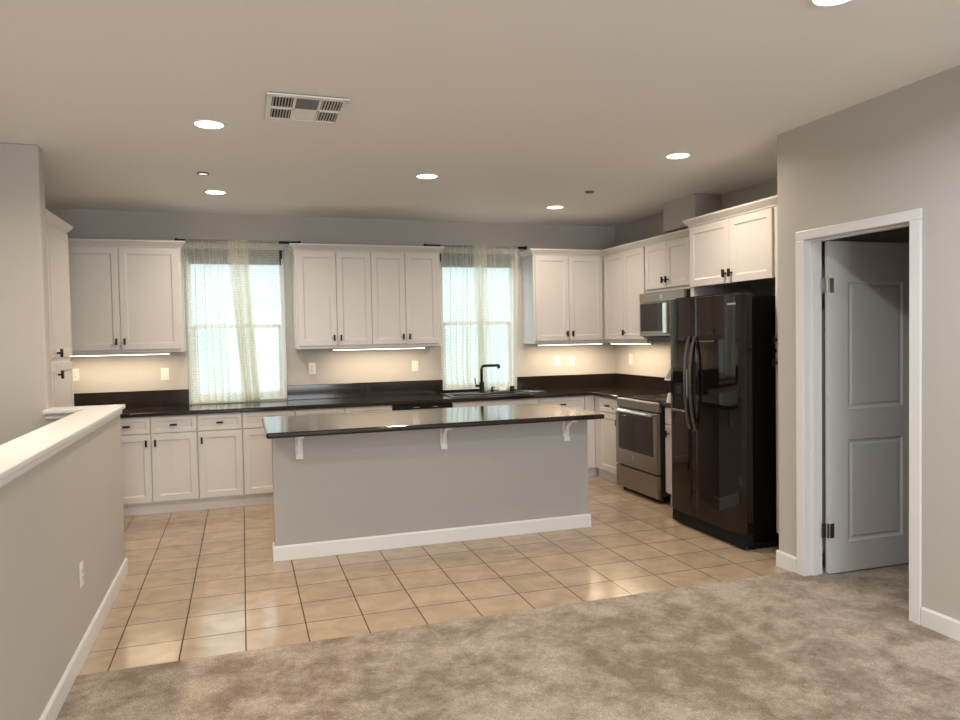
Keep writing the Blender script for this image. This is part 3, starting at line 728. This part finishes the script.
# ------------------------------------------------------------------ small things
def plate(label, loc, rz, kind='outlet', group=None):
    t = thing('wall_outlet' if kind == 'outlet' else 'light_switch', label, 'outlet' if kind == 'outlet' else 'light switch', loc, rz, group)
    pl = MB().box(-.036, .036, -.006, -.0003, -.058, .058).build('cover_plate', 'plate_white', t, .003)
    if kind == 'outlet':
        MB().box(-.017, .017, -.0085, -.006, -.034, .034).build('receptacle', 'plate_white', t, .002)
        s = MB()
        for z in (-.018, .018): s.box(-.0075, -.005, -.0092, -.0084, z-.005, z+.006).box(.005, .0075, -.0092, -.0084, z-.004, z+.005).cyl((0, -.0092, z-.012), .0022, .001, 'y', 8)
        s.build('slots', 'slot_dark', t)
    else:
        MB().prism([(-.006, -.034), (-.0115, -.030), (-.0075, .0), (-.009, .032), (-.006, .034)], -.017, .017, 'x').build('rocker', 'plate_white', t, .001)
    return t
plate('white outlet beside tall pantry under the left wall cabinet', (-1.483, YB, 1.236), 0)
plate('white switch plate just left of the left window', (-.711, YB, 1.219), 0, 'switch')
plate('white outlet just right of the left window', (.677, YB, 1.228), 0)
plate('white switch plate just left of the sink window', (1.757, YB, 1.221), 0, 'switch')
plate('left of two white plates under the corner wall cabinet', (3.416, YB, 1.227), 0, 'outlet')
plate('right of two white plates under the corner wall cabinet', (3.598, YB, 1.222), 0, 'switch')
plate('white outlet on the range wall near the corner', (XB, 7.241, 1.238), RZ)
plate('white outlet low on the half wall, foreground left', (XH, 3.913, .411), PI/2)

# small framed stand by the fridge
t = thing('tabletop_stand', 'small white-framed easel on the counter beside the refrigerator, by the range', 'easel stand', (3.570, 5.515, .9145), RZ)
s = MB().tube([(-.022, .035, .345), (.040, .035, .345)], .012, seg=8).tube([(-.040, -.030, .200), (.040, -.030, .200)], .016, seg=8)
s.tube([(-.022, .035, .345), (-.040, -.030, .200)], .011, seg=8).tube([(.040, .035, .345), (.040, -.030, .200)], .011, seg=8)
s.build('frame', 'plate_white', t)
MB().prism([(.031, .340), (-.030, .203), (-.026, .199), (.036, .338)], -.030, .036, 'x').build('screen', 'vent_grey', t)
MB().cyl((0, 0, .085), .012, .135, 'z', 14).build('stem', 'black_plastic', t)
MB().cyl((0, 0, 0), .040, .085, 'z', 24, r2=.022).build('base', 'plate_white', t, .003)

# under-cabinet light bars
def lightbar(label, x0, x1, y, rz=0, power=6, loc=None):
    ln = x1-x0
    t = thing('under_cabinet_light', label, 'light bar', loc or ((x0+x1)/2, y, UZ0), rz)
    MB().box(-ln/2, ln/2, -.018, .018, -.016, -.0005).build('housing', 'plate_white', t, .002)
    MB().box(-ln/2+.006, ln/2-.006, -.015, .015, -.021, -.0165).build('diffuser', 'bar_lens', t, .002)
    area('bar_lamp', (0, 0, -.0225), (0, 0, 0), ln-.02, .03, power, (1.0, .80, .55), parent=t, spread=PI)
YLB = YB-.25
lightbar('glowing light bar beneath the cabinet left of left window', -1.56, -.640, YLB, power=5.5)
lightbar('glowing light bar beneath the four-door cabinet', .86, 1.81, YLB, power=5.5)
lightbar('glowing light bar beneath the corner cabinet on the back wall', 3.08, 3.86, YLB, power=6)
lightbar('glowing light bar beneath the narrow doors left of the microwave', -.40, .40, 0, RZ, power=6, loc=(XB-.25, 6.83, UZ0))

# ceiling lights
def can(label, x, y, warm=True, power=15, r=.078):
    t = thing('recessed_light', label, 'recessed light', (x, y, ZC))
    MB().ring((0, 0, -.006), r, r+.018, .0055, 40).build('trim_ring', 'vinyl_white', t, .0015)
    MB().cyl((0, 0, -.004), r-.001, .0035, 'z', 40).build('lens', 'lens_warm' if warm else 'lens_cool', t)
    area('can_lamp', (0, 0, -.008), (0, 0, 0), r*1.9, 0, power, (1.0, .84, .66) if warm else COOL, 'DISK', math.radians(160), t)
can('glowing ceiling downlight nearest the vent, upper left', -.143, 4.467)
can('small-looking far left ceiling downlight before the left window', -.173, 6.481)
can('ceiling downlight above the island middle', 1.397, 5.485)
can('ceiling downlight nearest the refrigerator cabinet', 2.954, 4.444)
can('far ceiling downlight toward the kitchen corner', 2.941, 6.523)
can('cool white ceiling downlight cut by the top picture edge', 2.136, 2.18, False, 23)
can('warm ceiling downlight over the stairwell', -1.42, 3.3, True, 32)
can('warm ceiling downlight in the living room, left behind view', -.15, .6, True, 22)
can('cool ceiling downlight in the living room, right behind view', 2.136, -1.2, False, 14)
can('cool ceiling downlight over the rear living room', .2, -2.4, False, 16)

t = thing('recessed_light', 'tiny round ceiling light between the two left downlights', 'recessed light', (-.237, 5.772, ZC))
MB().ring((0, 0, -.012), .034, .042, .0115, 32).build('trim_ring', 'vent_grey', t, .001)
MB().cyl((0, 0, -.006), .0335, .0055, 'z', 28).build('lens', 'lens_small', t)
t = thing('ceiling_sprinkler', 'small round grey sprinkler cover on ceiling toward corner', 'sprinkler', (2.924, 5.751, ZC))
MB().cyl((0, 0, -.006), .042, .0055, 'z', 28).build('rim', 'vent_grey', t)
MB().cyl((0, 0, -.013), .032, .007, 'z', 28).build('cap', 'vent_grey', t)

# ceiling vent
VX0, VX1, VY0, VY1 = .155, .567, 3.805, 4.262
vc = ((VX0+VX1)/2, (VY0+VY1)/2)
t = thing('ceiling_vent', 'white rectangular ceiling air register with louvres', 'air vent', (vc[0], vc[1], ZC))
hx, hy = (VX1-VX0)/2, (VY1-VY0)/2
MB().box(-hx+.01, hx-.01, -hy+.01, hy-.01, -.0045, -.0005).build('backing', 'duct_dark', t)
s = MB()
f_ = .028
s.box(-hx, hx, -hy, -hy+f_+.01, -.014, -.005).box(-hx, hx, hy-f_-.01, hy, -.014, -.005).box(-hx, -hx+f_, -hy+f_, hy-f_, -.014, -.005).box(hx-f_, hx, -hy+f_, hy-f_, -.014, -.005)
s.box(-.072, -.058, -hy+f_, hy-f_, -.014, -.005).box(.058, .072, -hy+f_, hy-f_, -.014, -.005).box(-hx+f_, -.058, -.010, .010, -.014, -.005).box(.058, hx-f_, -.010, .010, -.014, -.005).box(-.058, .058, -.010, .010, -.014, -.005)
s.build('frame', 'vent_white', t, .001)
for (a, b_) in ((-hx+f_, -.072), (.072, hx-f_)):
    for (c, d) in ((-hy+f_+.01, -.010), (.010, hy-f_-.01)):
        n = 7; s = MB()
        for k in range(n):
            x = a+(b_-a)*(k+.5)/n
            s.prism([(x-.0025, -.005), (x-.0012, -.005), (x+.0022, -.012), (x+.0009, -.012)], c, d, 'y')
        s.build('louvres', 'vent_white', t)
for (c, d, mm) in ((-hy+f_+.01, -.010, 'vent_grey'), (.010, hy-f_-.01, 'vent_white')):
    s = MB()
    for k in range(9):
        y = c+(d-c)*(k+.5)/9; s.prism([(y-.010, -.0055), (y+.006, -.0115), (y+.008, -.0105), (y-.008, -.0048)], -.058, .058, 'x')
    s.build('louvres', mm, t)

# ------------------------------------------------------------------ the open door
dl = bpy.data.objects.new('door_1', None); C.objects.link(dl); dl.location = (3.421, 3.583, 0); dl['kind'] = 'structure'
dl['label'] = 'white two-panel interior door standing open into the side room'; dl['category'] = 'door'
dl.rotation_euler = (0, 0, math.radians(-1.0))
W_, H_, TH = .715, 2.052, .035
s = MB(); bm = s.bm; y0, y1 = -TH, 0
def face_with_panels(yf, sgn):
    xs_ = [0, .140, W_-.140, W_]; zs_ = [.018, .205, .845, 1.035, 1.825, H_+.018]
    V = {}
    for i, x in enumerate(xs_):
        for j, z in enumerate(zs_): V[i, j] = bm.verts.new((x, yf, z))
    for i in range(3):
        for j in range(5):
            q = [V[i, j], V[i+1, j], V[i+1, j+1], V[i, j+1]]
            if i == 1 and j in (1, 3):
                x0, x1, z0, z1 = xs_[1], xs_[2], zs_[j], zs_[j+1]; prev = q
                for d, dep in ((.010, .006), (.018, .008), (.024, .008), (.036, .003)):
                    cur = [bm.verts.new((a, yf+sgn*dep, c)) for a, c in ((x0+d, z0+d), (x1-d, z0+d), (x1-d, z1-d), (x0+d, z1-d))]
                    for k in range(4): bm.faces.new((prev[k], prev[(k+1) % 4], cur[(k+1) % 4], cur[k]))
                    prev = cur
                bm.faces.new(prev)
            else: bm.faces.new(q)
    return V
A = face_with_panels(y0, 1); B = face_with_panels(y1, -1)
for j in range(5):
    for i in (0, 3): bm.faces.new((A[i, j], A[i, j+1], B[i, j+1], B[i, j]))
for i in range(3):
    for j in (0, 5): bm.faces.new((A[i, j], A[i+1, j], B[i+1, j], B[i, j]))
s.build('door_leaf', 'door_white', dl)
s = MB().cyl((W_-.062, y0-.008, .930), .030, .008, 'y', 24).cyl((W_-.062, y0-.045, .930), .009, .04, 'y', 14)
s.cyl((W_-.062, y0-.062, .930), .020, .022, 'y', 24, r2=.026)
s.build('door_knob', 'handle_black', dl, .002)
for z, mm, sz in ((1.800, 'hinge_metal', .045), (.285, 'hinge_bronze', .045)):
    MB().box(.001, .032, y0-.0025, y0-.0002, z-sz, z+sz).cyl((-.008, y0+.004, z-sz), .006, 2*sz, 'z', 12).box(-.040, -.010, y0+.0200, y0+.0215, z-sz, z+sz).build('hinge', mm, dl, .001)
